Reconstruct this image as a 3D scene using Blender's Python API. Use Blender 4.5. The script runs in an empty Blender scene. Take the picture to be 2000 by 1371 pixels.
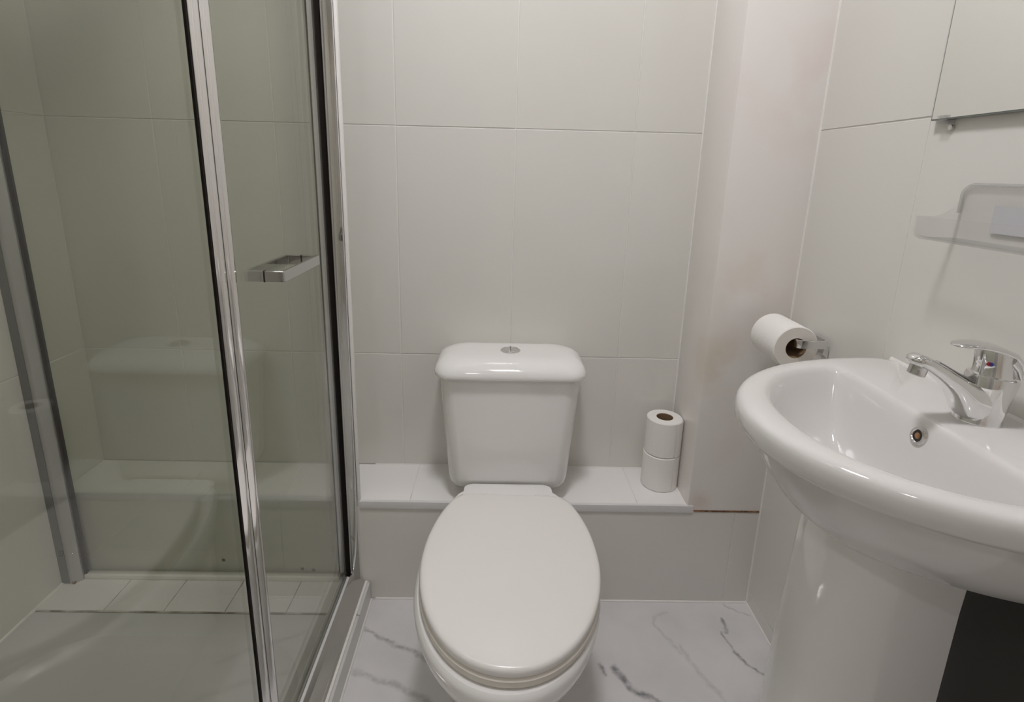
import bpy, bmesh, math, random
from mathutils import Vector, Matrix
random.seed(7)
C = bpy.context.scene.collection
S = bpy.context.scene
# ------------------------------------------------------------------ camera
cam = bpy.data.cameras.new('camera')
co = bpy.data.objects.new('camera', cam); C.objects.link(co)
CAM_Z = 1.1404
R0 = Vector((0.99962513, -0.01200581, 0.02460629))
R1 = Vector((-0.0210477, 0.23780185, 0.97108562))
R2 = Vector((0.01751009, 0.97123949, -0.23746001))
mw = Matrix(((R0.x, R1.x, -R2.x), (R0.y, R1.y, -R2.y), (R0.z, R1.z, -R2.z))).to_4x4()
mw.translation = (0, 0, CAM_Z)
co.matrix_world = mw
cam.sensor_fit = 'HORIZONTAL'; cam.sensor_width = 36
cam.lens = 1030.0 * 36 / 2000
cam.shift_x = (1000 - 993.634) / 2000
cam.shift_y = -(685.5 - 584.774) / 2000
cam.clip_start = 0.02
S.camera = co
# ------------------------------------------------------------------ world, light, exposure
w = bpy.data.worlds.new('world'); S.world = w; w.use_nodes = True
w.node_tree.nodes['Background'].inputs[0].default_value = (0.9, 0.95, 1, 1)
w.node_tree.nodes['Background'].inputs[1].default_value = 0.0
S.view_settings.view_transform = 'Standard'
S.view_settings.look = 'None'
S.view_settings.gamma = 1
S.view_settings.use_curve_mapping = False
S.view_settings.exposure = 0.0
S.cycles.transparent_max_bounces = 32
S.cycles.max_bounces = 14
S.cycles.diffuse_bounces = 8
S.cycles.glossy_bounces = 8
LAMP_STRENGTH = 86.0
LAMP_POS = (0.01, 0.60, 2.35)
FILL_STRENGTH = 40.0  # added fill lamp, out of view behind the camera
FILL_POS = (-.42, -.72, 2.35)

# ------------------------------------------------------------------ measures of the room (metres)
XL, XR = -1.131, 0.697          # left wall of the shower, right wall
DB, D = 1.3816, 1.2055          # back wall, front of the pipe boxing
YF, ZC = -1.55, 2.35            # wall behind the camera, ceiling
ZL = 0.3015                     # ledge top
XC = 0.503                      # column, left face
XD = -0.39                      # plane of the shower door
ZT = 0.058                      # shower tray level

# ------------------------------------------------------------------ materials
MATS = {}
def mat(name, col=(.8, .8, .8), rough=.4, metal=0., spec=.5, coat=0., bump=None, noise=None):
    m = bpy.data.materials.new(name); m.use_nodes = True
    nt = m.node_tree; b = nt.nodes['Principled BSDF']
    b.inputs['Base Color'].default_value = (*col, 1)
    b.inputs['Roughness'].default_value = rough
    b.inputs['Metallic'].default_value = metal
    b.inputs['Specular IOR Level'].default_value = spec
    b.inputs['Coat Weight'].default_value = coat
    b.inputs['Coat Roughness'].default_value = .05
    tc = nt.nodes.new('ShaderNodeTexCoord')
    if noise:                                   # (scale, other colour, low, high)
        n = nt.nodes.new('ShaderNodeTexNoise'); n.inputs['Scale'].default_value = noise[0]
        n.inputs['Detail'].default_value = 5
        nt.links.new(tc.outputs['Object'], n.inputs['Vector'])
        r = nt.nodes.new('ShaderNodeMapRange'); r.inputs[1].default_value = noise[2]; r.inputs[2].default_value = noise[3]
        nt.links.new(n.outputs['Fac'], r.inputs[0])
        mx = nt.nodes.new('ShaderNodeMix'); mx.data_type = 'RGBA'
        mx.inputs[6].default_value = (*col, 1); mx.inputs[7].default_value = (*noise[1], 1)
        nt.links.new(r.outputs[0], mx.inputs[0]); nt.links.new(mx.outputs[2], b.inputs['Base Color'])
    if bump:                                    # (scale, strength, distance)
        n = nt.nodes.new('ShaderNodeTexNoise'); n.inputs['Scale'].default_value = bump[0]; n.inputs['Detail'].default_value = 3
        nt.links.new(tc.outputs['Object'], n.inputs['Vector'])
        bp = nt.nodes.new('ShaderNodeBump'); bp.inputs['Strength'].default_value = bump[1]; bp.inputs['Distance'].default_value = bump[2]
        nt.links.new(n.outputs['Fac'], bp.inputs['Height']); nt.links.new(bp.outputs[0], b.inputs['Normal'])
    MATS[name] = m
    return m
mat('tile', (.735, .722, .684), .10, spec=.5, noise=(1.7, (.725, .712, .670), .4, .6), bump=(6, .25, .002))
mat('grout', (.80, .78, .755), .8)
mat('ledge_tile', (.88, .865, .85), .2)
mat('small_tile', (.78, .765, .75), .16)
mat('trim_white', (.72, .715, .72), .3)
mat('silicone', (.82, .80, .77), .45)
mat('dirty_silicone', (.20, .17, .12), .7, noise=(22, (.55, .52, .46), .42, .6))
mat('dirty_grout', (.42, .38, .31), .8, noise=(30, (.20, .17, .12), .45, .6))
mat('ceiling_paint', (.82, .81, .79), .8)
mat('beige_paint', (.74, .67, .60), .7)
mat('door_grey', (.50, .49, .47), .5)
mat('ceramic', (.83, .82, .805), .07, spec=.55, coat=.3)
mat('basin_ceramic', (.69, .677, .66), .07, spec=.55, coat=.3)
mat('seat_plastic', (.80, .775, .755), .24, spec=.45)
mat('seat_ring_plastic', (.74, .70, .64), .3, spec=.45)
mat('tray', (.62, .615, .60), .28)
mat('chrome', (.80, .80, .80), .07, metal=1)
mat('satin_chrome', (.66, .65, .64), .22, metal=1)
mat('handle_chrome', (.58, .58, .58), .10, metal=1)
mat('stile_chrome', (.80, .79, .785), .10, metal=1)
mat('channel_metal', (.52, .52, .52), .32, metal=.75)
mat('dark_metal', (.22, .22, .22), .4, metal=.6)
mat('black_seal', (.012, .009, .008), .6, spec=.15)
mat('grey_seal', (.30, .29, .28), .5)
mat('paper', (.86, .84, .815), .95, spec=.1, bump=(160, .35, .002))
mat('paper_edge', (.80, .765, .715), .95, spec=.1, bump=(400, .3, .001))
mat('cardboard', (.25, .165, .10), .9, spec=.1)
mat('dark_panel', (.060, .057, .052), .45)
mat('dark_hole', (.02, .015, .012), .6)
mat('rust', (.34, .17, .08), .8, noise=(90, (.10, .05, .03), .4, .6))
mat('mark', (.07, .065, .055), .8)
mat('red_dot', (.55, .04, .05), .3)
mat('blue_dot', (.03, .06, .40), .3)
mat('tap_label', (.53, .53, .56), .5)
mat('mirror_silver', (.90, .91, .89), .01, metal=1)
mat('mirror_edge', (.16, .18, .165), .2)

def thin_glass(name, tint, f0, rough=0.0, diffuse=None):
    """thin clear sheet: tinted transmission plus Fresnel reflection on each face"""
    m = bpy.data.materials.new(name); m.use_nodes = True
    nt = m.node_tree; nt.nodes.remove(nt.nodes['Principled BSDF'])
    out = nt.nodes['Material Output']
    tr = nt.nodes.new('ShaderNodeBsdfTransparent'); tr.inputs[0].default_value = (*tint, 1)
    gl = nt.nodes.new('ShaderNodeBsdfGlossy'); gl.inputs['Roughness'].default_value = rough
    lw = nt.nodes.new('ShaderNodeLayerWeight'); lw.inputs[0].default_value = .5
    p = nt.nodes.new('ShaderNodeMath'); p.operation = 'POWER'; p.inputs[1].default_value = 5
    nt.links.new(lw.outputs['Facing'], p.inputs[0])
    ma = nt.nodes.new('ShaderNodeMath'); ma.operation = 'MULTIPLY_ADD'; ma.inputs[1].default_value = 1 - f0; ma.inputs[2].default_value = f0
    nt.links.new(p.outputs[0], ma.inputs[0])
    mx = nt.nodes.new('ShaderNodeMixShader'); nt.links.new(ma.outputs[0], mx.inputs[0])
    base = tr.outputs[0]
    if diffuse:
        df = nt.nodes.new('ShaderNodeBsdfDiffuse'); df.inputs[0].default_value = (*diffuse[0], 1)
        m2 = nt.nodes.new('ShaderNodeMixShader'); m2.inputs[0].default_value = diffuse[1]
        nt.links.new(tr.outputs[0], m2.inputs[1]); nt.links.new(df.outputs[0], m2.inputs[2]); base = m2.outputs[0]
    nt.links.new(base, mx.inputs[1]); nt.links.new(gl.outputs[0], mx.inputs[2])
    nt.links.new(mx.outputs[0], out.inputs[0])
    MATS[name] = m
thin_glass('pane', (.925, .935, .905), .058)
thin_glass('clear_plastic', (.985, .985, .985), .05, .05, ((.70, .70, .73), .02))

thin_glass('plastic_edge', (.90, .90, .90), .06, .05, ((.60, .60, .61), .10))
def emit(name, col, s):
    m = bpy.data.materials.new(name); m.use_nodes = True
    nt = m.node_tree; b = nt.nodes['Principled BSDF']
    b.inputs['Base Color'].default_value = (.8, .8, .8, 1)
    b.inputs['Emission Color'].default_value = (*col, 1); b.inputs['Emission Strength'].default_value = s
    MATS[name] = m
emit('lamp_glow', (1.0, .975, 1.0), LAMP_STRENGTH)
emit('fill_glow', (1.0, .975, 1.0), FILL_STRENGTH)

def stained_paint():
    """off-white paint with a few faint damp stains at their own places"""
    m = bpy.data.materials.new('column_paint'); m.use_nodes = True
    nt = m.node_tree; N = nt.nodes; L = nt.links; b = N['Principled BSDF']
    b.inputs['Roughness'].default_value = .30
    tc = N.new('ShaderNodeTexCoord')
    nz = N.new('ShaderNodeTexNoise'); nz.inputs['Scale'].default_value = 9; nz.inputs['Detail'].default_value = 5
    L.new(tc.outputs['Object'], nz.inputs['Vector'])
    prev = None
    for (c, r, colr, st) in (((.535, 1.2, .70), .13, (.74, .66, .55), .75), ((.60, 1.2, .88), .16, (.77, .69, .60), .6), ((.65, 1.2, 1.32), .24, (.84, .74, .71), .7), ((.532, 1.2, .315), .05, (.70, .58, .50), .55), ((.57, 1.2, .50), .12, (.78, .69, .65), .5)):
        v = N.new('ShaderNodeVectorMath'); v.operation = 'DISTANCE'; v.inputs[1].default_value = c
        L.new(tc.outputs['Object'], v.inputs[0])
        r_ = N.new('ShaderNodeMapRange'); r_.interpolation_type = 'SMOOTHSTEP'; r_.inputs[1].default_value = 0; r_.inputs[2].default_value = r; r_.inputs[3].default_value = st; r_.inputs[4].default_value = 0
        L.new(v.outputs['Value'], r_.inputs[0])
        n2 = N.new('ShaderNodeMapRange'); n2.inputs[1].default_value = .38; n2.inputs[2].default_value = .62
        L.new(nz.outputs['Fac'], n2.inputs[0])
        k = N.new('ShaderNodeMath'); k.operation = 'MULTIPLY'; L.new(r_.outputs[0], k.inputs[0]); L.new(n2.outputs[0], k.inputs[1])
        mx = N.new('ShaderNodeMix'); mx.data_type = 'RGBA'; mx.inputs[6].default_value = (.855, .825, .80, 1); mx.inputs[7].default_value = (*colr, 1)
        L.new(k.outputs[0], mx.inputs[0])
        if prev is not None: L.new(prev, mx.inputs[6])
        prev = mx.outputs[2]
    L.new(prev, b.inputs['Base Color'])
    MATS['column_paint'] = m
stained_paint()

def marble():
    """white marble-look sheet: grey veins along hand-laid lines, warped by noise"""
    m = bpy.data.materials.new('marble'); m.use_nodes = True
    nt = m.node_tree; N = nt.nodes; L = nt.links; b = N['Principled BSDF']
    b.inputs['Roughness'].default_value = .3; b.inputs['Specular IOR Level'].default_value = .4
    tc = N.new('ShaderNodeTexCoord')
    def math_(op, a, c=None, d=None):
        n = N.new('ShaderNodeMath'); n.operation = op
        for i, v in enumerate((a, c, d)):
            if v is None: continue
            if hasattr(v, 'links'): L.new(v, n.inputs[i])
            else: n.inputs[i].default_value = v
        return n.outputs[0]
    def vm(op, a, c=None):
        n = N.new('ShaderNodeVectorMath'); n.operation = op
        for i, v in enumerate((a, c)):
            if v is None: continue
            if hasattr(v, 'links'): L.new(v, n.inputs[i])
            else: n.inputs[i].default_value = v
        return n
    def noise(scale, det=4):
        n = N.new('ShaderNodeTexNoise'); n.inputs['Scale'].default_value = scale; n.inputs['Detail'].default_value = det
        L.new(tc.outputs['Object'], n.inputs['Vector']); return n
    nz = noise(28, 5)
    off = vm('SCALE', vm('SUBTRACT', nz.outputs['Color'], (.5, .5, .5)).outputs[0]); off.inputs['Scale'].default_value = .030
    P = vm('ADD', tc.outputs['Object'], off.outputs[0])
    P = vm('MULTIPLY', P.outputs[0], (1, 1, 0)).outputs[0]
    veins = [   # points, width, strength
        ([(-.343, 1.116), (-.278, 1.085), (-.201, 1.047), (-.134, 1.006)], .010, .55),
        ([(-.322, .989), (-.259, .973), (-.196, .949), (-.134, .919)], .012, .40),
        ([(.258, 1.01), (.269, .987)], .009, .75),
        ([(.285, 1.008), (.312, .966), (.337, .945), (.375, .915), (.42, .86)], .012, .85),
        ([(.608, 1.151), (.602, 1.112)], .008, .75),
        ([(.590, 1.110), (.596, 1.052), (.615, 1.016), (.645, .989)], .0065, .80),
        ([(.634, 1.199), (.658, 1.171), (.688, 1.158)], .006, .38),
        ([(.47, 1.066), (.476, 1.026), (.5, .974), (.527, .924), (.57, .87)], .010, .22),
        ([(.463, 1.169), (.424, 1.153), (.423, 1.126), (.464, 1.047)], .008, .22),
        ([(-.10, .75), (-.22, .66), (-.30, .50)], .012, .5), ([(.45, .75), (.36, .58), (.30, .35)], .012, .5)]
    tot = None
    for pts, wd, st in veins:
        dmin = None
        for (ax, ay), (bx, by) in zip(pts, pts[1:]):
            ab = Vector((bx - ax, by - ay, 0)); l2 = ab.length_squared
            pa = vm('SUBTRACT', P, (ax, ay, 0)).outputs[0]
            t = math_('DIVIDE', vm('DOT_PRODUCT', pa, tuple(ab)).outputs['Value'], l2)
            t = math_('MINIMUM', math_('MAXIMUM', t, 0.), 1.)
            sc = vm('SCALE', tuple(ab)); L.new(t, sc.inputs['Scale'])
            dd = vm('LENGTH', vm('SUBTRACT', pa, sc.outputs[0]).outputs[0]).outputs['Value']
            dmin = dd if dmin is None else math_('MINIMUM', dmin, dd)
        r = N.new('ShaderNodeMapRange'); r.interpolation_type = 'SMOOTHSTEP'
        r.inputs[1].default_value = 0; r.inputs[2].default_value = wd; r.inputs[3].default_value = st; r.inputs[4].default_value = 0
        L.new(dmin, r.inputs[0])
        tot = r.outputs[0] if tot is None else math_('MAXIMUM', tot, r.outputs[0])
    br = noise(60, 4)
    rb = N.new('ShaderNodeMapRange'); rb.inputs[1].default_value = .32; rb.inputs[2].default_value = .62; rb.inputs[3].default_value = .35
    L.new(br.outputs['Fac'], rb.inputs[0])
    fac = math_('MULTIPLY', tot, rb.outputs[0])
    cl = noise(5.5, 4)
    rc = N.new('ShaderNodeMapRange'); rc.inputs[1].default_value = .35; rc.inputs[2].default_value = .7
    L.new(cl.outputs['Fac'], rc.inputs[0])
    m1 = N.new('ShaderNodeMix'); m1.data_type = 'RGBA'
    m1.inputs[6].default_value = (.75, .735, .735, 1); m1.inputs[7].default_value = (.64, .63, .64, 1)
    L.new(rc.outputs[0], m1.inputs[0])
    m2 = N.new('ShaderNodeMix'); m2.data_type = 'RGBA'; m2.inputs[7].default_value = (.15, .15, .165, 1)
    L.new(fac, m2.inputs[0]); L.new(m1.outputs[2], m2.inputs[6])
    L.new(m2.outputs[2], b.inputs['Base Color'])
    MATS['marble'] = m
marble()

# ------------------------------------------------------------------ helpers
ORG = {}
def link(name, me, m, parent=None):
    o = bpy.data.objects.new(name, me); C.objects.link(o)
    if m and not me.materials: me.materials.append(MATS[m])
    if parent is not None: o.parent = parent
    return o
def tag(o, label=None, cat=None, group=None, kind=None):
    if label: o['label'] = label
    if cat: o['category'] = cat
    if group: o['group'] = group
    if kind: o['kind'] = kind
    return o
def thing(name, loc, label, cat, group=None):
    o = bpy.data.objects.new(name, None); C.objects.link(o)
    o.location = loc; ORG[o.name] = Vector(loc); o.empty_display_size = .05
    return tag(o, label, cat, group)
def finish(name, bm, m, parent=None, smooth=35, bevel=0, seg=2):
    if bevel:
        bmesh.ops.bevel(bm, geom=bm.edges[:], offset=bevel, segments=seg, affect='EDGES', profile=.6, clamp_overlap=True)
    org = Vector((0, 0, 0))
    if parent is not None and parent.name in ORG: org = ORG[parent.name]
    if org.length: bmesh.ops.translate(bm, verts=bm.verts[:], vec=-org)
    bmesh.ops.recalc_face_normals(bm, faces=bm.faces[:])
    me = bpy.data.meshes.new(name); bm.to_mesh(me); bm.free()
    if smooth:
        for p in me.polygons: p.use_smooth = True
        me.set_sharp_from_angle(angle=math.radians(smooth))
    o = link(name, me, m, parent)
    ORG[o.name] = org
    return o
def box_bm(x0, x1, y0, y1, z0, z1, bm=None):
    bm = bm or bmesh.new()
    v = [bm.verts.new((x, y, z)) for x in (x0, x1) for y in (y0, y1) for z in (z0, z1)]
    for f in ((0, 1, 3, 2), (4, 6, 7, 5), (0, 4, 5, 1), (2, 3, 7, 6), (0, 2, 6, 4), (1, 5, 7, 3)):
        bm.faces.new([v[i] for i in f])
    return bm
def box(name, x0, x1, y0, y1, z0, z1, m, parent=None, bevel=0, seg=2, smooth=35):
    return finish(name, box_bm(x0, x1, y0, y1, z0, z1), m, parent, smooth, bevel, seg)
def loft_bm(rings, closed=True, cap0=True, cap1=True, bm=None):
    bm = bm or bmesh.new()
    V = [[bm.verts.new(p) for p in r] for r in rings]
    n = len(rings[0])
    for a, b in zip(V, V[1:]):
        for i in range(n if closed else n - 1):
            j = (i + 1) % n
            bm.faces.new((a[i], a[j], b[j], b[i]))
    if cap0: bm.faces.new(list(reversed(V[0])))
    if cap1: bm.faces.new(V[-1])
    return bm
def rrect(hx, hy, r, n=8):
    """rounded rectangle outline in 2D"""
    r = min(r, hx * .999, hy * .999); P = []
    for k, (sx, sy) in enumerate(((1, 1), (-1, 1), (-1, -1), (1, -1))):
        for i in range(n + 1):
            a = math.pi / 2 * (k + i / n)
            P.append((sx * (hx - r) + r * math.cos(a), sy * (hy - r) + r * math.sin(a)))
    return P
def prism(name, pts, ax, a0, a1, m, parent=None, bevel=0, smooth=35):
    """2D outline pts extruded along axis ax; the other two axes keep x,y,z order"""
    def mk(p, c):
        l = [p[0], p[1]]; l.insert(ax, c); return tuple(l)
    bm = loft_bm([[mk(p, a0) for p in pts], [mk(p, a1) for p in pts]])
    return finish(name, bm, m, parent, smooth, bevel)
def lathe_bm(prof, c, axis='z', n=48, bm=None, caps=True):
    rings = []
    for r, h in prof:
        ring = []
        for i in range(n):
            a = 2 * math.pi * i / n
            u, v = r * math.cos(a), r * math.sin(a)
            if axis == 'z': ring.append((c[0] + u, c[1] + v, c[2] + h))
            elif axis == 'y': ring.append((c[0] + u, c[1] + h, c[2] + v))
            else: ring.append((c[0] + h, c[1] + u, c[2] + v))
        rings.append(ring)
    return loft_bm(rings, True, caps and prof[0][0] > 1e-6, caps and prof[-1][0] > 1e-6, bm)

TILE_CACHE = {}
def tile(parent, cx, cy, cz, u, v, n, wd, ht, m, thick=.008, name='tile', jitter=.0007):
    """one tile: its face lies at (cx,cy,cz), extends wd along u, ht along v"""
    key = (round(wd, 4), round(ht, 4), m, thick)
    if key not in TILE_CACHE:
        bm = box_bm(-wd / 2, wd / 2, -ht / 2, ht / 2, -thick, 0)
        top = [e for e in bm.edges if all(abs(q.co.z) < 1e-6 for q in e.verts)]
        bmesh.ops.bevel(bm, geom=top, offset=.0009, segments=1, affect='EDGES')
        bmesh.ops.recalc_face_normals(bm, faces=bm.faces[:])
        me = bpy.data.meshes.new('tile'); bm.to_mesh(me); bm.free(); me.materials.append(MATS[m])
        TILE_CACHE[key] = me
    o = bpy.data.objects.new(name, TILE_CACHE[key]); C.objects.link(o); o.parent = parent
    U, V, Nn = Vector(u), Vector(v), Vector(n)
    M3 = Matrix((U, V, Nn)).transposed()
    j = Matrix.Rotation(random.uniform(-jitter, jitter), 3, 'X') @ Matrix.Rotation(random.uniform(-jitter, jitter), 3, 'Y')
    o.matrix_local = (M3 @ j).to_4x4(); o.location = (cx, cy, cz)
    return o
def tile_field(parent, plane, at, us, vs, nrm, m='tile', gap=.0022, **k):
    """plane 'y': us are x cuts, vs z cuts; 'x': us y cuts, vs z cuts; 'z': us x cuts, vs y cuts"""
    for a, b in zip(us, us[1:]):
        for c, d in zip(vs, vs[1:]):
            wd, ht = b - a - gap, d - c - gap
            if wd < .004 or ht < .004: continue
            mu, mv = (a + b) / 2, (c + d) / 2
            if plane == 'y': tile(parent, mu, at, mv, (-nrm * -1, 0, 0) if nrm < 0 and False else ((1, 0, 0) if nrm < 0 else (-1, 0, 0)), (0, 0, 1), (0, nrm, 0), wd, ht, m, **k)
            elif plane == 'x': tile(parent, at, mu, mv, (0, nrm, 0), (0, 0, 1), (nrm, 0, 0), wd, ht, m, **k)
            else: tile(parent, mu, mv, at, (1, 0, 0), (0, 1, 0), (0, 0, 1), wd, ht, m, **k)

# ================================================================== THE ROOM
T = .10
def struct(name, *a, label=None, **k):
    o = box(name, *a, **k); tag(o, label=label, kind='structure'); return o
floor = struct('floor', XL - T, XR + T, YF - T, DB + T, -T, 0, 'marble', label='white marble look floor with grey veins')
ceiling = struct('ceiling', XL - T, XR + T, YF - T, DB + T, ZC, ZC + T, 'ceiling_paint', label='plain white painted ceiling')
g = .0016
wall_back = struct('wall_back', XL - T, XR + T, DB + g, DB + T, 0, ZC, 'grout', label='back wall of large glossy off-white tiles')
xs = [XL, -.868, -.568, -.268, .032, .332, XC]
tile_field(wall_back, 'y', DB, xs, [ZL, .642, 1.242, 1.842, ZC], -1)
wall_right = struct('wall_right', XR + g, XR + T, YF - T, DB + T, 0, ZC, 'grout', label='right wall of large glossy off-white tiles')
ys = [-.004, .296, .596, .896, D]
tile_field(wall_right, 'x', XR, ys, [0, .042, .642, 1.242, 1.842, ZC], -1)
box('plaster_panel', XR - .004, XR + .01, YF, -.006, 0, ZC, 'tile', wall_right)
wall_left = struct('wall_left', XL - T, XL - g, YF - T, DB + T, 0, ZC, 'grout', label='left wall of the shower, glossy off-white tiles')
tile_field(wall_left, 'x', XL, [-.3, 0, .3, .6, .9, 1.2, DB], [0, .042, .642, 1.242, 1.842, ZC], 1)
box('plaster_panel', XL - .01, XL + .004, YF, -.302, 0, ZC, 'tile', wall_left)
wall_front = struct('wall_front', XL - T, XR + T, YF - T, YF, 0, ZC, 'beige_paint', label='beige painted wall behind the camera')
# door in the wall behind the camera
door = tag(box('door_1', -.98, -.20, YF - .02, YF + .03, .005, 1.90, 'door_grey', bevel=.004), 'grey flush door behind the camera', kind='structure')
for a in ((-1.05, -.985, 0, 1.97), (-.195, -.13, 0, 1.97)):
    box('door_jamb', a[0], a[1], YF - .01, YF + .045, a[2], a[3], 'ceiling_paint', door, bevel=.003)
box('door_head', -1.05, -.13, YF - .01, YF + .045, 1.905, 1.97, 'ceiling_paint', door, bevel=.003)
dh = finish('door_handle', lathe_bm([(.0, 0), (.024, 0), (.024, .008), (.009, .012), (.009, .05), (.02, .052), (.024, .065), (.018, .076), (0, .078)], (-.27, YF + .03, 1.0), 'y', 24), 'satin_chrome', door)

# pipe boxing with ledge
boxing = struct('wall_boxing', XL, XR, D + .02 + g, DB, 0, ZL - .0015, 'grout', label='low tiled pipe boxing along the foot of the back wall')
box('boxing_core', -.395, XR, D + g, D + .03, 0, ZL - .0015, 'grout', boxing)
DS = D + .0195                  # inside the shower the boxing stands a little further back
tile_field(boxing, 'y', DS, [XL, -.568, -.396], [0, .2835], -1)
tile_field(boxing, 'y', D, [-.395, .032, .632, XR], [0, .2835], -1)
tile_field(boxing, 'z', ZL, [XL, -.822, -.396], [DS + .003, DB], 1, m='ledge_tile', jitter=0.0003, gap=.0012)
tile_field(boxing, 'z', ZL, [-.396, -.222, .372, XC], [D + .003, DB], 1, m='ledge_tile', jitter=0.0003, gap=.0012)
trim1 = struct('trim_1', -.351, .517, D - .004, D + .005, .2815, ZL + .0006, 'trim_white', bevel=.0015, label='white edge strip along the front of the ledge')
struct('trim_10', XL, -.396, DS - .003, DS + .005, .2815, ZL + .0006, 'trim_white', bevel=.0015, label='white edge strip of the ledge behind the shower glass')
# boxed-in column in the corner
col = struct('wall_column', XC, XR, D - .001, DB, .287, ZC, 'column_paint', bevel=.004, label='boxed-in corner column with faint pinkish brown stains')
box('gap_line', XC + .018, XR - .004, D - .0018, D + .004, .2845, .2872, 'rust', col)
# sealant beads
def bead(name, p, q, r, m='silicone', label='thin sealant bead'):
    p, q = Vector(p), Vector(q); d = (q - p).normalized()
    a = d.orthogonal().normalized(); b = d.cross(a)
    ring = lambda c: [tuple(c + a * r * math.cos(t * math.pi / 4) + b * r * math.sin(t * math.pi / 4)) for t in range(8)]
    return tag(finish(name, loft_bm([ring(p), ring(q)]), m), label, kind='structure')
bead('trim_2', (-.32, D, .001), (XR, D, .001), .0035, label='white sealant bead at the foot of the pipe boxing')
bead('trim_3', (XR, -.2, .001), (XR, D, .001), .0035, label='white sealant bead at the foot of the right wall')
bead('trim_4', (XR, D - .001, 0.002), (XR, D - .001, ZC), .0030, label='white sealant bead in the corner of column and right wall')
bead('trim_5', (XC, DB, ZL), (XC, DB, ZC), .0030, label='white sealant bead in the corner of column and back wall')
bead('trim_6', (-.35, DB, ZL), (XC, DB, ZL), .0025, label='white sealant bead at the back of the ledge')
bead('trim_7', (XL, -.3, ZT + .001), (XL, 1.19, ZT + .001), .0045, label='white sealant bead between shower tray and left wall')

# ================================================================== SHOWER
# tray with a shallow rounded recess and the row of tiles behind it
def shower_tray():
    x0, x1, y0, y1 = XL + .001, -.331, -.30, 1.092
    root = thing('shower_tray', (-.73, .4, 0), 'white low shower tray on the floor behind the glass door', 'shower tray')
    cx, cy, hx, hy = (x0 + x1) / 2, (y0 + y1) / 2, (x1 - x0) / 2, (y1 - y0) / 2
    def ring(ix, iy, r, z): return [(cx + p[0], cy + p[1], z) for p in rrect(hx - ix, hy - iy, r, 10)]
    rings = [ring(0, 0, .002, 0), ring(0, 0, .002, ZT - .004), ring(.001, .001, .003, ZT - .001), ring(.004, .004, .004, ZT),
             ring(.075, .062, .16, ZT), ring(.079, .066, .16, ZT - .0015), ring(.095, .082, .15, ZT - .022), ring(.105, .092, .14, ZT - .027), ring(.30, .5, .06, ZT - .034)]
    finish('tray_body', loft_bm(rings), 'tray', root, 30)
    finish('drain_cover', lathe_bm([(0, .001), (.042, .001), (.044, .004), (.040, .007), (.012, .009), (0, .009)], (-.50, .845, ZT - .030), 'z', 40), 'chrome', root)
    return root
shower_tray()
for i, (a, b) in enumerate(zip([XL, -.965, -.818, -.667, -.515, -.366], [-.965, -.818, -.667, -.515, -.366, -.336])):
    if i == 0:
        curb = struct('trim_8', XL, -.336, 1.095, D, 0, ZT - .0015, 'dirty_grout', label='strip of small white tiles between shower tray and pipe boxing')
    if i == 0: box('end_piece', -.337, -.3315, 1.0925, D - .006, 0, ZT - .0005, 'tray', curb)
    tile(curb, (a + b) / 2, (1.097 + D) / 2, ZT, (1, 0, 0), (0, 1, 0), (0, 0, 1), b - a - .0022, D - 1.097 - .001, 'small_tile', thick=.008, jitter=.002)
bead('trim_9', (XL + .01, 1.0945, ZT - .001), (-.36, 1.0945, ZT - .001), .0022, 'dirty_silicone', 'dark stained joint between shower tray and tile strip')

bead('trim_11', (-.331, -.28, .001), (-.331, D - .004, .001), .0042, label='white sealant bead along the foot of the shower tray')
# enclosure: return pane in front of the boxing, wall channel, corner post, fixed pane, sliding door, bottom rail
TOP = 1.96
enc = thing('shower_enclosure', (XD, .9, ZT), 'chrome framed glass shower enclosure beside the toilet', 'shower')
YR = 1.207
def pane(name, x0, x1, y0, y1, z0, z1, parent): return box(name, x0, x1, y0, y1, z0, z1, 'pane', parent, smooth=0)
pane('return_pane', XL + .02, -.412, YR - .003, YR + .003, ZT + .012, TOP, enc)
box('return_sill', XL + .044, -.412, YR - .010, YR + .010, ZT, ZT + .013, 'silicone', enc, bevel=.004)
ch = prism('wall_channel', [(XL + .001, YR - .026), (XL + .030, YR - .026), (XL + .044, YR - .012), (XL + .044, YR + .012), (XL + .001, YR + .012)], 2, ZT, TOP + .02, 'channel_metal', enc, bevel=.002)
box('channel_back', XL + .0005, XL + .020, YR - .0275, YR - .020, ZT + .004, TOP + .018, 'dark_metal', ch)
box('seal', XL + .044, XL + .049, YR - .006, YR + .006, ZT + .002, TOP, 'black_seal', ch)
for dz in (.085, .0915, .098):
    for dx in (.010, .016):
        finish('screw_hole', lathe_bm([(0, -.0006), (.0016, -.0006), (.0016, .001)], (XL + dx + (.003 if dz > .09 else 0), YR - .0277, ZT + dz + dx * .2), 'y', 10), 'mark', ch)
finish('screw', lathe_bm([(0, -.002), (.002, -.0018), (.0032, 0), (.0032, .001)], (XL + .036, YR - .0205, ZT + .088), 'y', 14), 'satin_chrome', ch)
box('rust_stain', XL + .026, XL + .034, YR - .0275, YR - .020, ZT + .0, ZT + .007, 'rust', ch, bevel=.0015)
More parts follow.
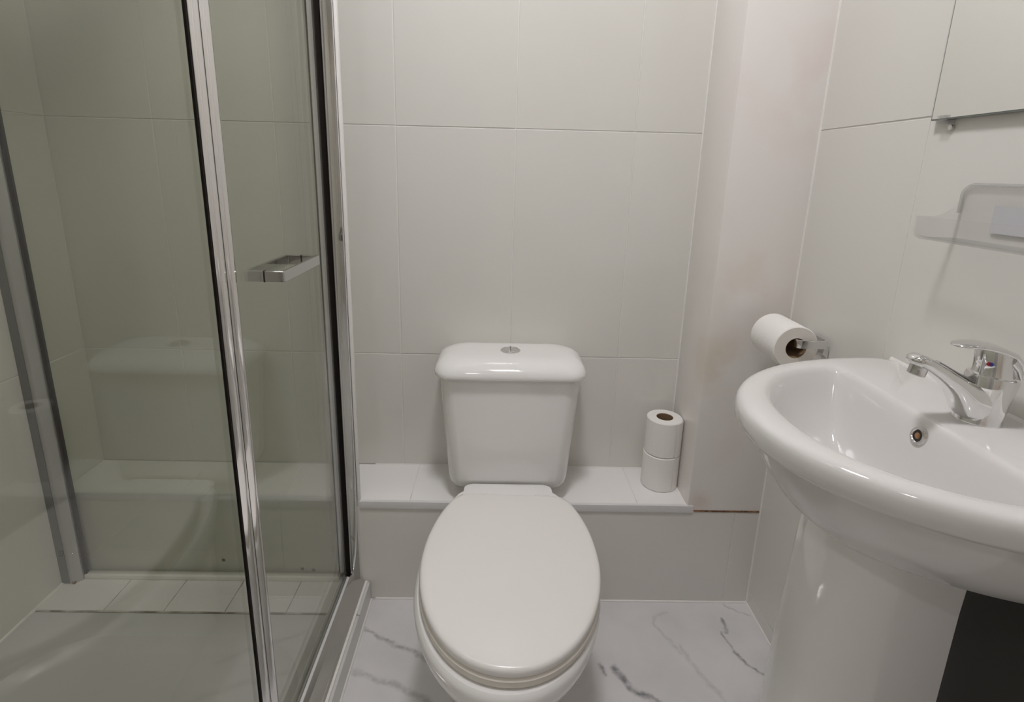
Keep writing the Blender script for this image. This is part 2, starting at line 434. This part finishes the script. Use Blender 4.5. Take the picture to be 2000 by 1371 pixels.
# corner post at the far end of the sliding door
post = box('corner_post', -.3775, -.357, YR - .008, D + .012, ZT + .01, TOP + .02, 'chrome', enc, bevel=.0008)
box('post_lip', -.3805, -.3775, YR - .012, YR + .01, ZT + .03, TOP + .02, 'satin_chrome', post, bevel=.001)
box('post_seal', -.4010, -.3803, YR - .002, YR + .012, ZT + .012, TOP + .02, 'black_seal', post, bevel=.001)
prism('post_channel', [(-.4110, YR + .012), (-.4110, YR - .004), (-.4085, YR - .009), (-.4035, YR - .009), (-.4010, YR - .004), (-.4010, YR + .012)], 2, ZT + .03, TOP + .02, 'trim_white', post)
box('post_gasket', -.4132, -.4109, YR - .007, YR + .004, ZT + .03, TOP + .02, 'black_seal', post)
box('post_bead', -.357, -.349, YR - .002, D + .012, ZT + .0, TOP + .02, 'silicone', post, bevel=.004)
# bottom rail (runs along the edge of the tray) and head rail
rail = prism('bottom_rail', [(-.408, ZT), (-.408, ZT + .012), (-.398, ZT + .020), (-.392, ZT + .020), (-.392, ZT + .010), (-.387, ZT + .010), (-.387, ZT + .026), (-.381, ZT + .026),
                             (-.372, ZT + .019), (-.350, ZT + .006), (-.344, ZT + .004), (-.344, ZT)], 1, -.28, D - .006, 'satin_chrome', enc, bevel=.0008)
box('rail_lip', -.3875, -.3812, -.28, YR - .02, ZT + .020, ZT + .0275, 'trim_white', rail, bevel=.001)
box('rail_bead', -.345, -.338, -.28, D - .006, ZT - .001, ZT + .0040, 'silicone', rail, bevel=.002)
box('head_rail', -.412, -.355, -.28, YR + .010, TOP, TOP + .045, 'chrome', enc, bevel=.004)
box('return_head', XL + .001, -.412, YR - .012, YR + .012, TOP, TOP + .045, 'chrome', enc, bevel=.004)
# fixed pane nearer to the camera, with its upright
fx = pane('fixed_pane', XD - .004, XD + .0005, -.28, .714, ZT + .02, TOP, enc)
def stile(name, y0, y1, xf, xb, parent, z0=ZT + .022, sag=.0035):
    n = 14; pts = []
    for i in range(n + 1):                      # softly bulging front towards the room
        t = 2 * i / n - 1
        pts.append((xf - sag * t * t, (y0 + y1) / 2 + (y1 - y0) / 2 * t))
    pts += [(xb, y1), (xb, y0)]
    return prism(name, pts, 2, z0, TOP, 'stile_chrome', parent, smooth=50)
s1 = stile('fixed_upright', .7120, .7375, XD + .0065, XD - .0005, enc)
box('seal', XD - .0015, XD + .0022, .7085, .7118, ZT + .022, TOP, 'black_seal', s1)
# sliding door with its own upright and loop handle
dr = pane('sliding_door', XD - .003, XD + .003, .765, 1.182, ZT + .022, TOP, enc)
stile('door_upright', .7385, .7645, XD + .0070, XD - .004, dr)
zc, hh = .960, .0092
hx0, hx1, hy0, hy1 = XD - .033, XD + .034, .861, 1.034
def loop(ix, iy, r): return [((hx0 + hx1) / 2 + p[0], (hy0 + hy1) / 2 + p[1]) for p in rrect((hx1 - hx0) / 2 - ix, (hy1 - hy0) / 2 - iy, r, 6)]
o_, i_ = loop(0, 0, .003), loop(.0065, .0065, .002)
o2, i2 = loop(.0008, .0008, .003), loop(.0057, .0057, .002)
bm = loft_bm([[(*p, zc - hh) for p in i2], [(*p, zc - hh) for p in o2], [(*p, zc - hh + .0008) for p in o_], [(*p, zc + hh - .0008) for p in o_], [(*p, zc + hh) for p in o2], [(*p, zc + hh) for p in i2],
              [(*p, zc + hh - .0008) for p in i_], [(*p, zc - hh + .0008) for p in i_], [(*p, zc - hh) for p in i2]], cap0=False, cap1=False)
bmesh.ops.remove_doubles(bm, verts=bm.verts[:], dist=1e-6)
dhd = finish('door_handle', bm, 'handle_chrome', dr, 30)
for yy in (hy0 + .0032, hy1 - .0032):
    box('handle_joint', XD - .0012, XD + .0012, yy - .0040, yy + .0040, zc - hh - .0005, zc + hh + .0005, 'black_seal', dr)

# a few marks at the foot of the boxing behind the return pane
for (x, z) in ((-.73, .10), (-.52, .075), (-.49, .072)):
    finish('mould_spot', lathe_bm([(0, -.0008), (.004, -.0006), (.006, .001)], (x, DS - .0002, z), 'y', 9), 'mark', boxing)

# ================================================================== TOILET
TX = .031
toilet = thing('toilet', (TX, 1.19, 0), 'white close-coupled toilet with closed lid and push-button cistern', 'toilet')
def egg(a, yw, yf, yr, hr, n=40, corner=.02):
    """plan outline: half width a at y=yw, front tip yf, rear edge at yr with half width hr; starts at the rear right, runs clockwise"""
    right = []
    q = math.sqrt(max(1e-6, 1 - (hr / a) ** 2)); B = (yr - yw) / q
    right.append((hr - corner, yr)); right.append((hr - corner * .3, yr - corner * .12))
    y0 = yr - corner
    for i in range(n // 2 + 1):
        yy = y0 + (yw - y0) * i / (n // 2)
        right.append((a * math.sqrt(1 - ((yy - yw) / B) ** 2), yy))
    for i in range(1, n + 1):
        t = math.pi / 2 * i / n
        right.append((a * math.cos(t) ** .96 if i < n else 0, yw - (yw - yf) * math.sin(t)))
    return right + [(-x, y) for x, y in reversed(right[:-1])]
def egg_ring(a, yw, yf, yr, hr, z, **k): return [(TX + x, y, z) for x, y in egg(a, yw, yf, yr, hr, **k)]
# pan
P = [(0.0, .112, .90, .765, 1.18, .096), (.015, .112, .90, .765, 1.18, .096), (.03, .105, .90, .775, 1.18, .093), (.12, .106, .90, .760, 1.18, .093), (.20, .128, .895, .72, 1.18, .098), (.26, .155, .893, .676, 1.18, .105),
     (.305, .173, .892, .646, 1.18, .110), (.332, .1805, .892, .6345, 1.18, .114), (.348, .1815, .892, .6330, 1.18, .116), (.3555, .1795, .892, .6350, 1.178, .114), (.3605, .1745, .892, .640, 1.175, .110), (.3605, .150, .88, .67, 1.15, .09)]
bm = loft_bm([egg_ring(a, yw, yf, yr, hr, z) for z, a, yw, yf, yr, hr in P])
for v in bm.verts: v.co.x -= .006 * max(0, min(1, (1.18 - v.co.y) / .5))
finish('pan', bm, 'ceramic', toilet, 40)
prism('pan_deck', [(TX + p[0], 1.143 + p[1]) for p in rrect(.110, .050, .02)], 2, .348, .364, 'ceramic', toilet, bevel=.003)
# seat ring and lid, turned a little on their hinges
def turned(bm, deg, c=(TX, 1.10)):
    bmesh.ops.rotate(bm, verts=bm.verts[:], cent=(c[0], c[1], 0), matrix=Matrix.Rotation(math.radians(deg), 3, 'Z'))
    bmesh.ops.translate(bm, verts=bm.verts[:], vec=(.007, 0, 0)); return bm
ro = lambda z, s, **k: [(TX + x, y, z) for x, y in egg(.1755 + s, .895, .647 - s, 1.098 + s * .5, .125 + s, **k)]
ri = lambda z, s: [(TX + x * .62, .88 + (y - .88) * .66, z) for x, y in egg(.1755 + s, .895, .647 - s, 1.098, .125)]
bm = loft_bm([ri(.3625, 0), ro(.3625, -.004), ro(.365, 0), ro(.377, .001), ro(.381, -.003), ri(.381, 0)], cap0=False, cap1=False)
finish('seat_ring', turned(bm, -1.6), 'seat_ring_plastic', toilet, 40)
bm = loft_bm([ro(.3825, -.004), ro(.384, -.001), ro(.393, 0), ro(.3975, -.0022), ro(.3995, -.0065), ro(.4003, -.014), [(TX + (x) * .6, .85 + (y - .85) * .6, .4012) for x, y in egg(.1755, .895, .647, 1.098, .125)]])
lid = finish('seat_lid', turned(bm, -1.6), 'seat_plastic', toilet, 40)
for sx in (-.075, .075):
    finish('hinge', lathe_bm([(0, -.018), (.009, -.018), (.010, -.015), (.010, .015), (.009, .018), (0, .018)], (TX + .007 + sx, 1.108, .380), 'x', 20), 'seat_plastic', toilet)
# cistern
def cist_ring(hw, yf, yb, r, z, bow=.0):
    P = []
    for x, y in rrect(hw, (yb - yf) / 2, r, 10):
        f = max(0, -y / ((yb - yf) / 2)); P.append((TX + x, (yf + yb) / 2 + y - bow * f * (1 - (x / hw) ** 2), z))
    return P
R = [(.3460, .120, 1.235, 1.355, .02), (.3465, .136, 1.216, 1.365, .026), (.349, .146, 1.207, 1.370, .03), (.356, .1515, 1.2035, 1.372, .034), (.372, .1545, 1.202, 1.373, .036), (.46, .161, 1.201, 1.374, .036), (.56, .169, 1.200, 1.375, .036), (.641, .1755, 1.200, 1.375, .036), (.6465, .176, 1.200, 1.375, .036)]
finish('cistern', loft_bm([cist_ring(a, b, c, r, z, .008) for z, a, b, c, r in R]), 'ceramic', toilet, 40)
R = [(.6468, .178, 1.196, 1.372, .04), (.647, .184, 1.190, 1.376, .045), (.6495, .188, 1.186, 1.3785, .048), (.655, .1892, 1.185, 1.379, .05), (.661, .1880, 1.186, 1.378, .05), (.669, .1845, 1.190, 1.377, .052), (.677, .178, 1.198, 1.373, .054), (.683, .169, 1.209, 1.367, .055),
     (.687, .159, 1.222, 1.359, .053), (.6892, .147, 1.236, 1.350, .05), (.690, .128, 1.255, 1.338, .04), (.690, .08, 1.28, 1.31, .012)]
cl = finish('cistern_lid', loft_bm([cist_ring(a, b, c, r, z, .008) for z, a, b, c, r in R]), 'ceramic', toilet, 50)
bt = finish('flush_button', lathe_bm([(0.0255, -.002), (.0255, .0015), (.0235, .0032), (.0205, .0035), (.0195, .0022), (.0190, .0030), (.014, .0052), (.007, .0062), (0, .0064)], (TX, 1.288, .690), 'z', 48), 'chrome', cl, 40)
box('button_split', TX - .0006, TX + .0006, 1.270, 1.306, .6935, .6968, 'black_seal', cl)

# ================================================================== TOILET ROLLS
def roll(name, c, axis, r, ln, label, group, rc=.021):
    root = thing(name, c, label, 'toilet roll', group)
    h = ln / 2
    bm = lathe_bm([(rc + .0012, -h), (r - .002, -h), (r, -h + .002), (r * 1.004, 0), (r, h - .002), (r - .002, h), (rc + .0012, h), (rc + .0012, -h)], c, axis, 64, caps=False)
    bmesh.ops.remove_doubles(bm, verts=bm.verts[:], dist=1e-6)
    o = finish('paper', bm, 'paper', root, 40)
    o.data.materials.append(MATS['paper_edge'])
    k = {'z': 2, 'y': 1, 'x': 0}[axis]
    if axis == 'y':
        for p in o.data.polygons:
            if abs(p.normal[k]) > .8: p.material_index = 1
    bm = lathe_bm([(rc, -h + .001), (rc + .0013, -h), (rc + .0013, h), (rc, h - .001), (rc, -h + .001)], c, axis, 40, caps=False)
    bmesh.ops.remove_doubles(bm, verts=bm.verts[:], dist=1e-6)
    finish('core', bm, 'cardboard', root, 40)
    return root
RX, RY = .4545, 1.306
lower = roll('toilet_roll', (RX - .001, RY, ZL + .0505), 'z', .0475, .0995, 'white toilet roll standing on the ledge, lower of the two stacked', 'toilet rolls')
upper = roll('toilet_roll', (RX, RY + .001, ZL + .1515), 'z', .0470, .0995, 'white toilet roll on the ledge, top one of the stack', 'toilet rolls')
# loose outer sheet of each stacked roll
for k, (rt, zz) in enumerate(((lower, ZL + .0505), (upper, ZL + .1515))):
    pts = []
    for i in range(9):
        a = math.radians(-62 + i * 9); rr = .0475 + .0012 + (.0016 * (i / 8) ** 2)
        pts.append((RX + rr * math.cos(a), RY + rr * math.sin(a)))
    pts2 = [(RX + (x - RX) * .985, RY + (y - RY) * .985) for x, y in reversed(pts)]
    prism('loose_sheet', pts + pts2, 2, zz - .0495, zz + .0495, 'paper', rt)

# roll holder on the right wall with its own roll
HX, HZ = .6265, .7985
held = roll('toilet_roll', (HX, 1.100, HZ - .007), 'y', .0475, .106, 'white toilet roll hanging on the chrome holder', 'toilet rolls')
ho = thing('toilet_roll_holder', (XR, 1.11, HZ), 'chrome toilet roll holder on the right wall above the basin', 'roll holder')
prism('wall_plate', [(1.125 + p[0], .790 + p[1]) for p in rrect(.020, .020, .006)], 0, XR - .010, XR - .0005, 'chrome', ho, bevel=.002)
zb = .8065
def bar(name, pts, hz, th, m, parent, z):
    """flat strip standing on edge, following pts in plan"""
    L_, R_ = [], []
    for i, p in enumerate(pts):
        a = Vector(pts[max(0, i - 1)]); b = Vector(pts[min(len(pts) - 1, i + 1)]); d = (b - a).normalized(); n = Vector((-d.y, d.x)) * th / 2
        L_.append((p[0] + n.x, p[1] + n.y)); R_.append((p[0] - n.x, p[1] - n.y))
    return prism(name, L_ + R_[::-1], 2, z - hz, z + hz, m, parent, bevel=.0007)
bar('arm', [(XR - .012, 1.165), (XR - .012, 1.12), (XR - .011, 1.062), (XR - .0105, 1.046), (XR - .013, 1.038), (XR - .020, 1.035), (XR - .045, 1.0355), (HX + .004, 1.037), (HX - .002, 1.0405), (HX - .0035, 1.047), (HX - .0035, 1.14)], .0085, .0042, 'chrome', ho, .8035)
prism('bracket', [(XR - .013, .780), (XR - .001, .770), (XR - .001, .797), (XR - .010, .797)], 1, 1.046, 1.062, 'chrome', ho)

# ================================================================== WASH BASIN
BY = .641
basin = thing('wash_basin', (XR, BY, 0), 'white ceramic pedestal wash basin on the right wall', 'wash basin')
NA = 144
def sup(U, V, n, t):
    c, s = math.cos(t), math.sin(t)
    k = (abs(c) ** n + abs(s) ** n) ** (-1 / n)
    return U * c * k, V * s * k
def dshape(u0, U, V, n=2.05, rb=.012):
    """half superellipse bulging into the room, straight back at depth u0; list of (u, v)"""
    P = [(u0 + sup(U - u0, V, n, -math.pi / 2 + math.pi * i / 160)[0], sup(U - u0, V, n, -math.pi / 2 + math.pi * i / 160)[1]) for i in range(161)]
    return P
def ray_hit(poly, c, a):
    dx, dy = math.cos(a), math.sin(a); best = None
    for (x1, y1), (x2, y2) in zip(poly, poly[1:] + poly[:1]):
        ex, ey = x2 - x1, y2 - y1; den = dx * ey - dy * ex
        if abs(den) < 1e-12: continue
        t = ((x1 - c[0]) * ey - (y1 - c[1]) * ex) / den; s = ((x1 - c[0]) * dy - (y1 - c[1]) * dx) / den
        if t > 0 and -1e-9 <= s <= 1 + 1e-9 and (best is None or t < best): best = t
    return (c[0] + dx * best, c[1] + dy * best)
BC = (.20, 0.0)
def bring(poly, z, smooth=0):
    """ring of NA points, same angles for every ring; z may be a function of (u, v)"""
    pts = [ray_hit(poly, BC, 2 * math.pi * i / NA) for i in range(NA)]
    for _ in range(smooth):
        pts = [((pts[i - 1][0] + 2 * pts[i][0] + pts[(i + 1) % NA][0]) / 4, (pts[i - 1][1] + 2 * pts[i][1] + pts[(i + 1) % NA][1]) / 4) for i in range(NA)]
    return [(XR - u, BY + v, z(u, v) if callable(z) else z) for u, v in pts]
ZR = .832
deck = lambda u, v: ZR - .0015 + .004 * max(0, 1 - u / .03)
O = lambda U, V, z, k=2: bring(dshape(.002, U, V, 2.1), z, k)
rings = [O(.240, .108, .668, 3), O(.260, .156, .680, 3), O(.288, .196, .704, 3), O(.311, .219, .735, 3), O(.327, .231, .766, 3), O(.3365, .2375, .788, 3), O(.339, .2390, .7925, 3),
         O(.350, .2460, .7935), O(.3555, .2500, .7958), O(.3588, .2524, .801), O(.3598, .2531, .810), O(.3596, .2530, .8185), O(.3578, .2516, .8250), O(.3540, .2488, .8290), O(.3485, .2445, .8312), O(.341, .2385, .8322), O(.3325, .2315, .8324)]
# bowl: straight back edge below the tap, elliptical front
bowl = lambda u0, U, V: dshape(u0, U, V, 2.1)
rings += [bring(bowl(.111, .3185, .2005), ZR - .0006, 1), bring(bowl(.1165, .3125, .1950), ZR - .0032, 1), bring(bowl(.121, .3060, .1890), ZR - .010, 1), bring(bowl(.127, .297, .181), ZR - .028, 1), bring(bowl(.134, .285, .167), ZR - .055, 1), bring(bowl(.142, .270, .148), ZR - .085, 2), bring(bowl(.150, .255, .122), ZR - .110, 6), bring(bowl(.165, .235, .08), ZR - .126, 8), bring(bowl(.185, .215, .03), ZR - .131, 8)]
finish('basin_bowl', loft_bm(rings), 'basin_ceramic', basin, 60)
bead_b = prism('wall_seal', [(XR - .004, ZR + .0), (XR - .0005, ZR + .005), (XR - .0005, ZR - .004), (XR - .004, ZR - .004)], 1, BY - .235, BY + .235, 'silicone', basin)
# overflow
oc = Vector((XR - .1275, BY, ZR - .026)); on_ = Vector((-.975, 0, .22)).normalized()
def disc_on(name, prof, m, parent):
    bm = lathe_bm(prof, (0, 0, 0), 'z', 36)
    bmesh.ops.rotate(bm, verts=bm.verts[:], cent=(0, 0, 0), matrix=Vector((0, 0, 1)).rotation_difference(on_).to_matrix())
    bmesh.ops.translate(bm, verts=bm.verts[:], vec=oc)
    return finish(name, bm, m, parent, 40)
ov = disc_on('overflow_ring', [(.0075, .0015), (.0088, .0032), (.0115, .0026), (.0130, .0), (.0130, -.004)], 'satin_chrome', basin)
disc_on('overflow_hole', [(0, .0018), (.0078, .0018), (.0078, -.002)], 'dark_hole', basin)
disc_on('rust_spot', [(0, .0022), (.0030, .0022), (.0042, .0019)], 'rust', basin)
finish('drain', lathe_bm([(0, .004), (.012, .0045), (.021, .003), (.024, .0), (.024, -.004)], (XR - .20, BY, ZR - .130), 'z', 36), 'chrome', basin)
# pedestal: a U-shaped shell open to the wall
def ped_ring(U, V, ub, z, n=2.6):
    P = [(ub + sup(U - ub, V, n, -math.pi / 2 + math.pi * i / 60)[0], sup(U - ub, V, n, -math.pi / 2 + math.pi * i / 60)[1]) for i in range(61)]
    return [(XR - u, BY + v, z) for u, v in P]
rings = [ped_ring(.285, .108, .085, 0), ped_ring(.285, .108, .085, .012), ped_ring(.274, .098, .09, .03), ped_ring(.268, .092, .094, .20), ped_ring(.260, .087, .098, .45), ped_ring(.254, .086, .098, .60), ped_ring(.250, .088, .098, .672), ped_ring(.246, .088, .098, .70)]
finish('pedestal', loft_bm(rings), 'ceramic', basin, 40)
tag(box('dark_panel', XR - .022, XR - .001, .10, .640, .0, .66, 'dark_panel', bevel=.003), 'dark charcoal panel standing in for an unidentified dark area behind the basin pedestal', 'panel')  # plain stand-in sheet; what is dark here is unidentified

# ------------------------------------------------------------------ mixer tap
TXB, TZ = .645, ZR - .001
tap = thing('mixer_tap', (TXB, BY, TZ), 'chrome single-lever mixer tap on the wash basin', 'tap')
def ell(cx, cz, rx, ry, tilt=0., n=36, e=2.0):
    """horizontal-ish ellipse around (cx, BY, cz), tilted about y"""
    P = []
    for i in range(n):
        t = 2 * math.pi * i / n; u, v = sup(rx, ry, e, t)
        P.append((cx + u * math.cos(tilt), BY + v, cz + u * math.sin(tilt)))
    return P
Z = TZ
finish('tap_body', loft_bm([ell(.643, Z, .0275, .0255), ell(.643, Z + .003, .0275, .0255), ell(.6435, Z + .006, .0265, .0248), ell(.6455, Z + .030, .0275, .0255), ell(.648, Z + .050, .0292, .0266, -.08), ell(.649, Z + .060, .0298, .0270, -.12), ell(.6495, Z + .0640, .0288, .0262, -.14), ell(.6495, Z + .0655, .0250, .0230, -.14)]), 'chrome', tap, 50)
def vsec(cx, cz, dirx, dirz, hw, hh_, n=28, e=2.6):
    """cross-section across the spout: width along y, height across the direction (dirx, dirz)"""
    l = math.hypot(dirx, dirz); nx, nz = -dirz / l, dirx / l
    if nz < 0: nx, nz = -nx, -nz
    P = []
    for i in range(n):
        t = 2 * math.pi * i / n; u, v = sup(hw, hh_, e, t)
        P.append((cx + nx * v, BY + u, cz + nz * v))
    return P
def tsec(t_, b_, hw, n=32, e=2.7):
    P = []
    for i in range(n):
        a_ = 2 * math.pi * i / n; u, v = sup(hw, 1.0, e, a_); k = (v + 1) / 2
        P.append((b_[0] + (t_[0] - b_[0]) * k, BY + u, Z + b_[1] + (t_[1] - b_[1]) * k))
    return P
sp = [tsec(*q) for q in (((.656, .056), (.644, .001), .0236), ((.642, .0545), (.622, .002), .0236), ((.630, .0535), (.6125, .010), .0222), ((.621, .0555), (.606, .022), .0205), ((.608, .0615), (.597, .0375), .0182), ((.594, .0690), (.585, .0490), .0166),
                          ((.576, .0790), (.569, .0610), .0156), ((.558, .0880), (.553, .0710), .0150), ((.546, .0920), (.544, .0755), .0144), ((.5385, .0900), (.538, .0780), .0112), ((.5355, .0865), (.5355, .0815), .0060), ((.5348, .0850), (.5348, .0835), .002))]
spt = finish('spout', loft_bm(sp), 'chrome', tap, 60)
gm = [vsec(x, z, -1, .52, w_, h_) for x, z, w_, h_ in ((.634, Z + .0535, .004, .0012), (.622, Z + .0560, .0088, .0022), (.600, Z + .0665, .0078, .0016), (.572, Z + .0818, .0040, .0010))]
finish('spout_groove', loft_bm(gm), 'grey_seal', tap, 50)
bm = lathe_bm([(0, -.012), (.0092, -.012), (.0104, -.011), (.0104, -.002), (.0108, -.001), (.0108, .004), (0, .004)], (0, 0, 0), 'z', 28)
bmesh.ops.rotate(bm, verts=bm.verts[:], cent=(0, 0, 0), matrix=Matrix.Rotation(math.radians(14), 3, 'Y'))
bmesh.ops.translate(bm, verts=bm.verts[:], vec=(.5495, BY, Z + .0745))
finish('aerator', bm, 'satin_chrome', tap, 40)
# cartridge neck and lever
finish('neck', loft_bm([ell(.649, Z + .063, .0240, .0228, -.14), ell(.648, Z + .070, .0218, .0210, -.12), ell(.6465, Z + .080, .0210, .0204, -.10), ell(.645, Z + .094, .0210, .0204, -.08), ell(.6445, Z + .0995, .0190, .0185, -.12)]), 'chrome', tap, 50)
lv = [vsec(0.6725, Z + .0640, -.1, 1, .008, .0015), vsec(0.6725, Z + .0665, -.2, 1, .0185, .0030), vsec(0.6700, Z + .0760, -.45, 1, .0218, .0042), vsec(0.6630, Z + .0870, -.9, .9, .0232, .0048), vsec(0.6550, Z + .0955, -1, .55, .0234, .0052), vsec(0.6400, Z + .1015, -1, .28, .0222, .0052), vsec(.625, Z + .1048, -1, .12, .0195, .0044), vsec(.608, Z + .1060, -1, .04, .0165, .0035), vsec(.595, Z + .1055, -1, -.06, .0125, .0026), vsec(.589, Z + .1047, -1, -.1, .007, .0016), vsec(.587, Z + .1044, -1, -.1, .002, .0008)]
lev = finish('lever', loft_bm(lv), 'chrome', tap, 50)
lk = [vsec(.668, Z + .0655, -.3, 1, .0215, .003), vsec(.663, Z + .078, -.6, 1, .0215, .006), vsec(.653, Z + .089, -1, .6, .0215, .007)]
finish('lever_back', loft_bm(lk), 'chrome', tap, 50)
dd = Vector((-.80, -.60, 0)).normalized()
for name, off, m in (('hot_mark', .0009, 'red_dot'), ('cold_mark', -.0011, 'blue_dot')):
    bm = lathe_bm([(0, .0010), (.0022, .0010), (.0028, 0), (.0028, -.002)], (0, 0, 0), 'z', 20)
    bmesh.ops.rotate(bm, verts=bm.verts[:], cent=(0, 0, 0), matrix=Vector((0, 0, 1)).rotation_difference(dd).to_matrix())
    bmesh.ops.translate(bm, verts=bm.verts[:], vec=Vector((.6462, BY, Z + .0835)) + dd * .0209 + Vector((-.6, .8, 0)) * off)
    finish(name, bm, m, tap, 40)

# ================================================================== PLASTIC SHELF AND MIRROR ON THE RIGHT WALL
SZ, SY0, SY1, SD = 1.055, .45, .800, .068
shelf = thing('bathroom_shelf', (XR, SY1, SZ), 'clear plastic shelf on the right wall below the mirror', 'shelf')
t = .0025
prism('back_plate', [(SY0, SZ), (SY1, SZ), (SY1, SZ + .055)] + [(SY1 - .020 + .020 * math.cos(a), SZ + .062 + .020 * math.sin(a)) for a in [math.pi / 2 * i / 8 for i in range(9)]] + [(SY0, SZ + .082)], 0, XR - t - .001, XR - .001, 'clear_plastic', shelf)
prism('tray', [(XR - t, SZ + t), (XR - SD + .012, SZ + t), (XR - SD + .005, SZ + .006), (XR - SD + t, SZ + .013), (XR - SD + t, SZ + .034), (XR - SD, SZ + .034), (XR - SD, SZ + .012), (XR - SD + .003, SZ + .004), (XR - SD + .010, SZ), (XR - t, SZ)], 1, SY0, SY1 - t, 'clear_plastic', shelf)
prism('end_cheek', [(XR - t, SZ), (XR - SD + .010, SZ), (XR - SD + .003, SZ + .004), (XR - SD, SZ + .012), (XR - SD, SZ + .034), (XR - SD + .03, SZ + .034), (XR - .026, SZ + .038), (XR - .014, SZ + .047), (XR - .006, SZ + .060), (XR - t, SZ + .072)], 1, SY1 - t, SY1, 'clear_plastic', shelf)
# rolled rim around back plate
rim = []
pl = [(SY1 - .001, SZ + .040), (SY1 - .001, SZ + .062)] + [(SY1 - .020 + .020 * math.cos(a), SZ + .062 + .020 * math.sin(a)) for a in [math.pi / 2 * i / 8 for i in range(1, 9)]] + [(SY0, SZ + .082)]
for i, p in enumerate(pl):
    a = Vector(pl[max(0, i - 1)]); b = Vector(pl[min(len(pl) - 1, i + 1)]); d = (b - a).normalized(); n = Vector((-d.y, d.x))
    rim.append([(XR - .0045 + .0025 * math.cos(k * math.pi / 4), p[0] + n.x * .0025 * math.sin(k * math.pi / 4), p[1] + n.y * .0025 * math.sin(k * math.pi / 4)) for k in range(8)])
finish('rim', loft_bm(rim), 'plastic_edge', shelf, 50)
box('sticker', XR - .0042, XR - .0036, .52, .742, SZ + .016, SZ + .054, 'tap_label', shelf)

mir = thing('wall_mirror', (XR, .55, 1.234), 'frameless wall mirror on the right wall above the basin', 'mirror')
MB, ME = 1.234, .880
box('mirror_glass', XR - .0125, XR - .0050, .28, ME, MB, 1.90, 'mirror_edge', mir)
box('mirror_face', XR - .0130, XR - .0125, .282, ME - .002, MB + .002, 1.898, 'mirror_silver', mir)
box('backing', XR - .005, XR - .001, .30, ME - .02, MB + .02, 1.88, 'grey_seal', mir)
for yy in (.855, .35):
    prism('clip', [(XR - .0005, MB - .006), (XR - .016, MB - .006), (XR - .016, MB + .006), (XR - .0136, MB + .006), (XR - .0136, MB - .001), (XR - .0005, MB - .001)], 1, yy - .009, yy + .009, 'plastic_edge', mir)
    finish('clip_screw', lathe_bm([(0, -.004), (.004, -.004), (.0045, -.002), (.0045, .0)], (XR - .001, yy - .006, MB - .012), 'x', 16), 'satin_chrome', mir)

# ================================================================== CEILING LAMP AND ADDED FILL LAMP
def ceiling_lamp(pos, r, m, label):
    lamp = thing('ceiling_lamp', pos, label, 'lamp', 'round ceiling lamps')
    finish('lamp_base', lathe_bm([(0, -.001), (r + .019, -.001), (r + .024, -.006), (r + .024, -.022), (r + .002, -.026), (r + .002, -.02), (0, -.02)], pos, 'z', 48), 'ceiling_paint', lamp)
    finish('lamp_diffuser', lathe_bm([(r, -.021), (r, -.030), (r * .9, -.040), (r * .67, -.049), (r * .34, -.053), (0, -.054)], pos, 'z', 48), m, lamp)
ceiling_lamp(LAMP_POS, .116, 'lamp_glow', 'round flush ceiling lamp between toilet and shower door')
ceiling_lamp(FILL_POS, .09, 'fill_glow', 'added fill lamp, small and round, on the ceiling behind the camera')  # added unseen fill, brightens the pedestal and lower right
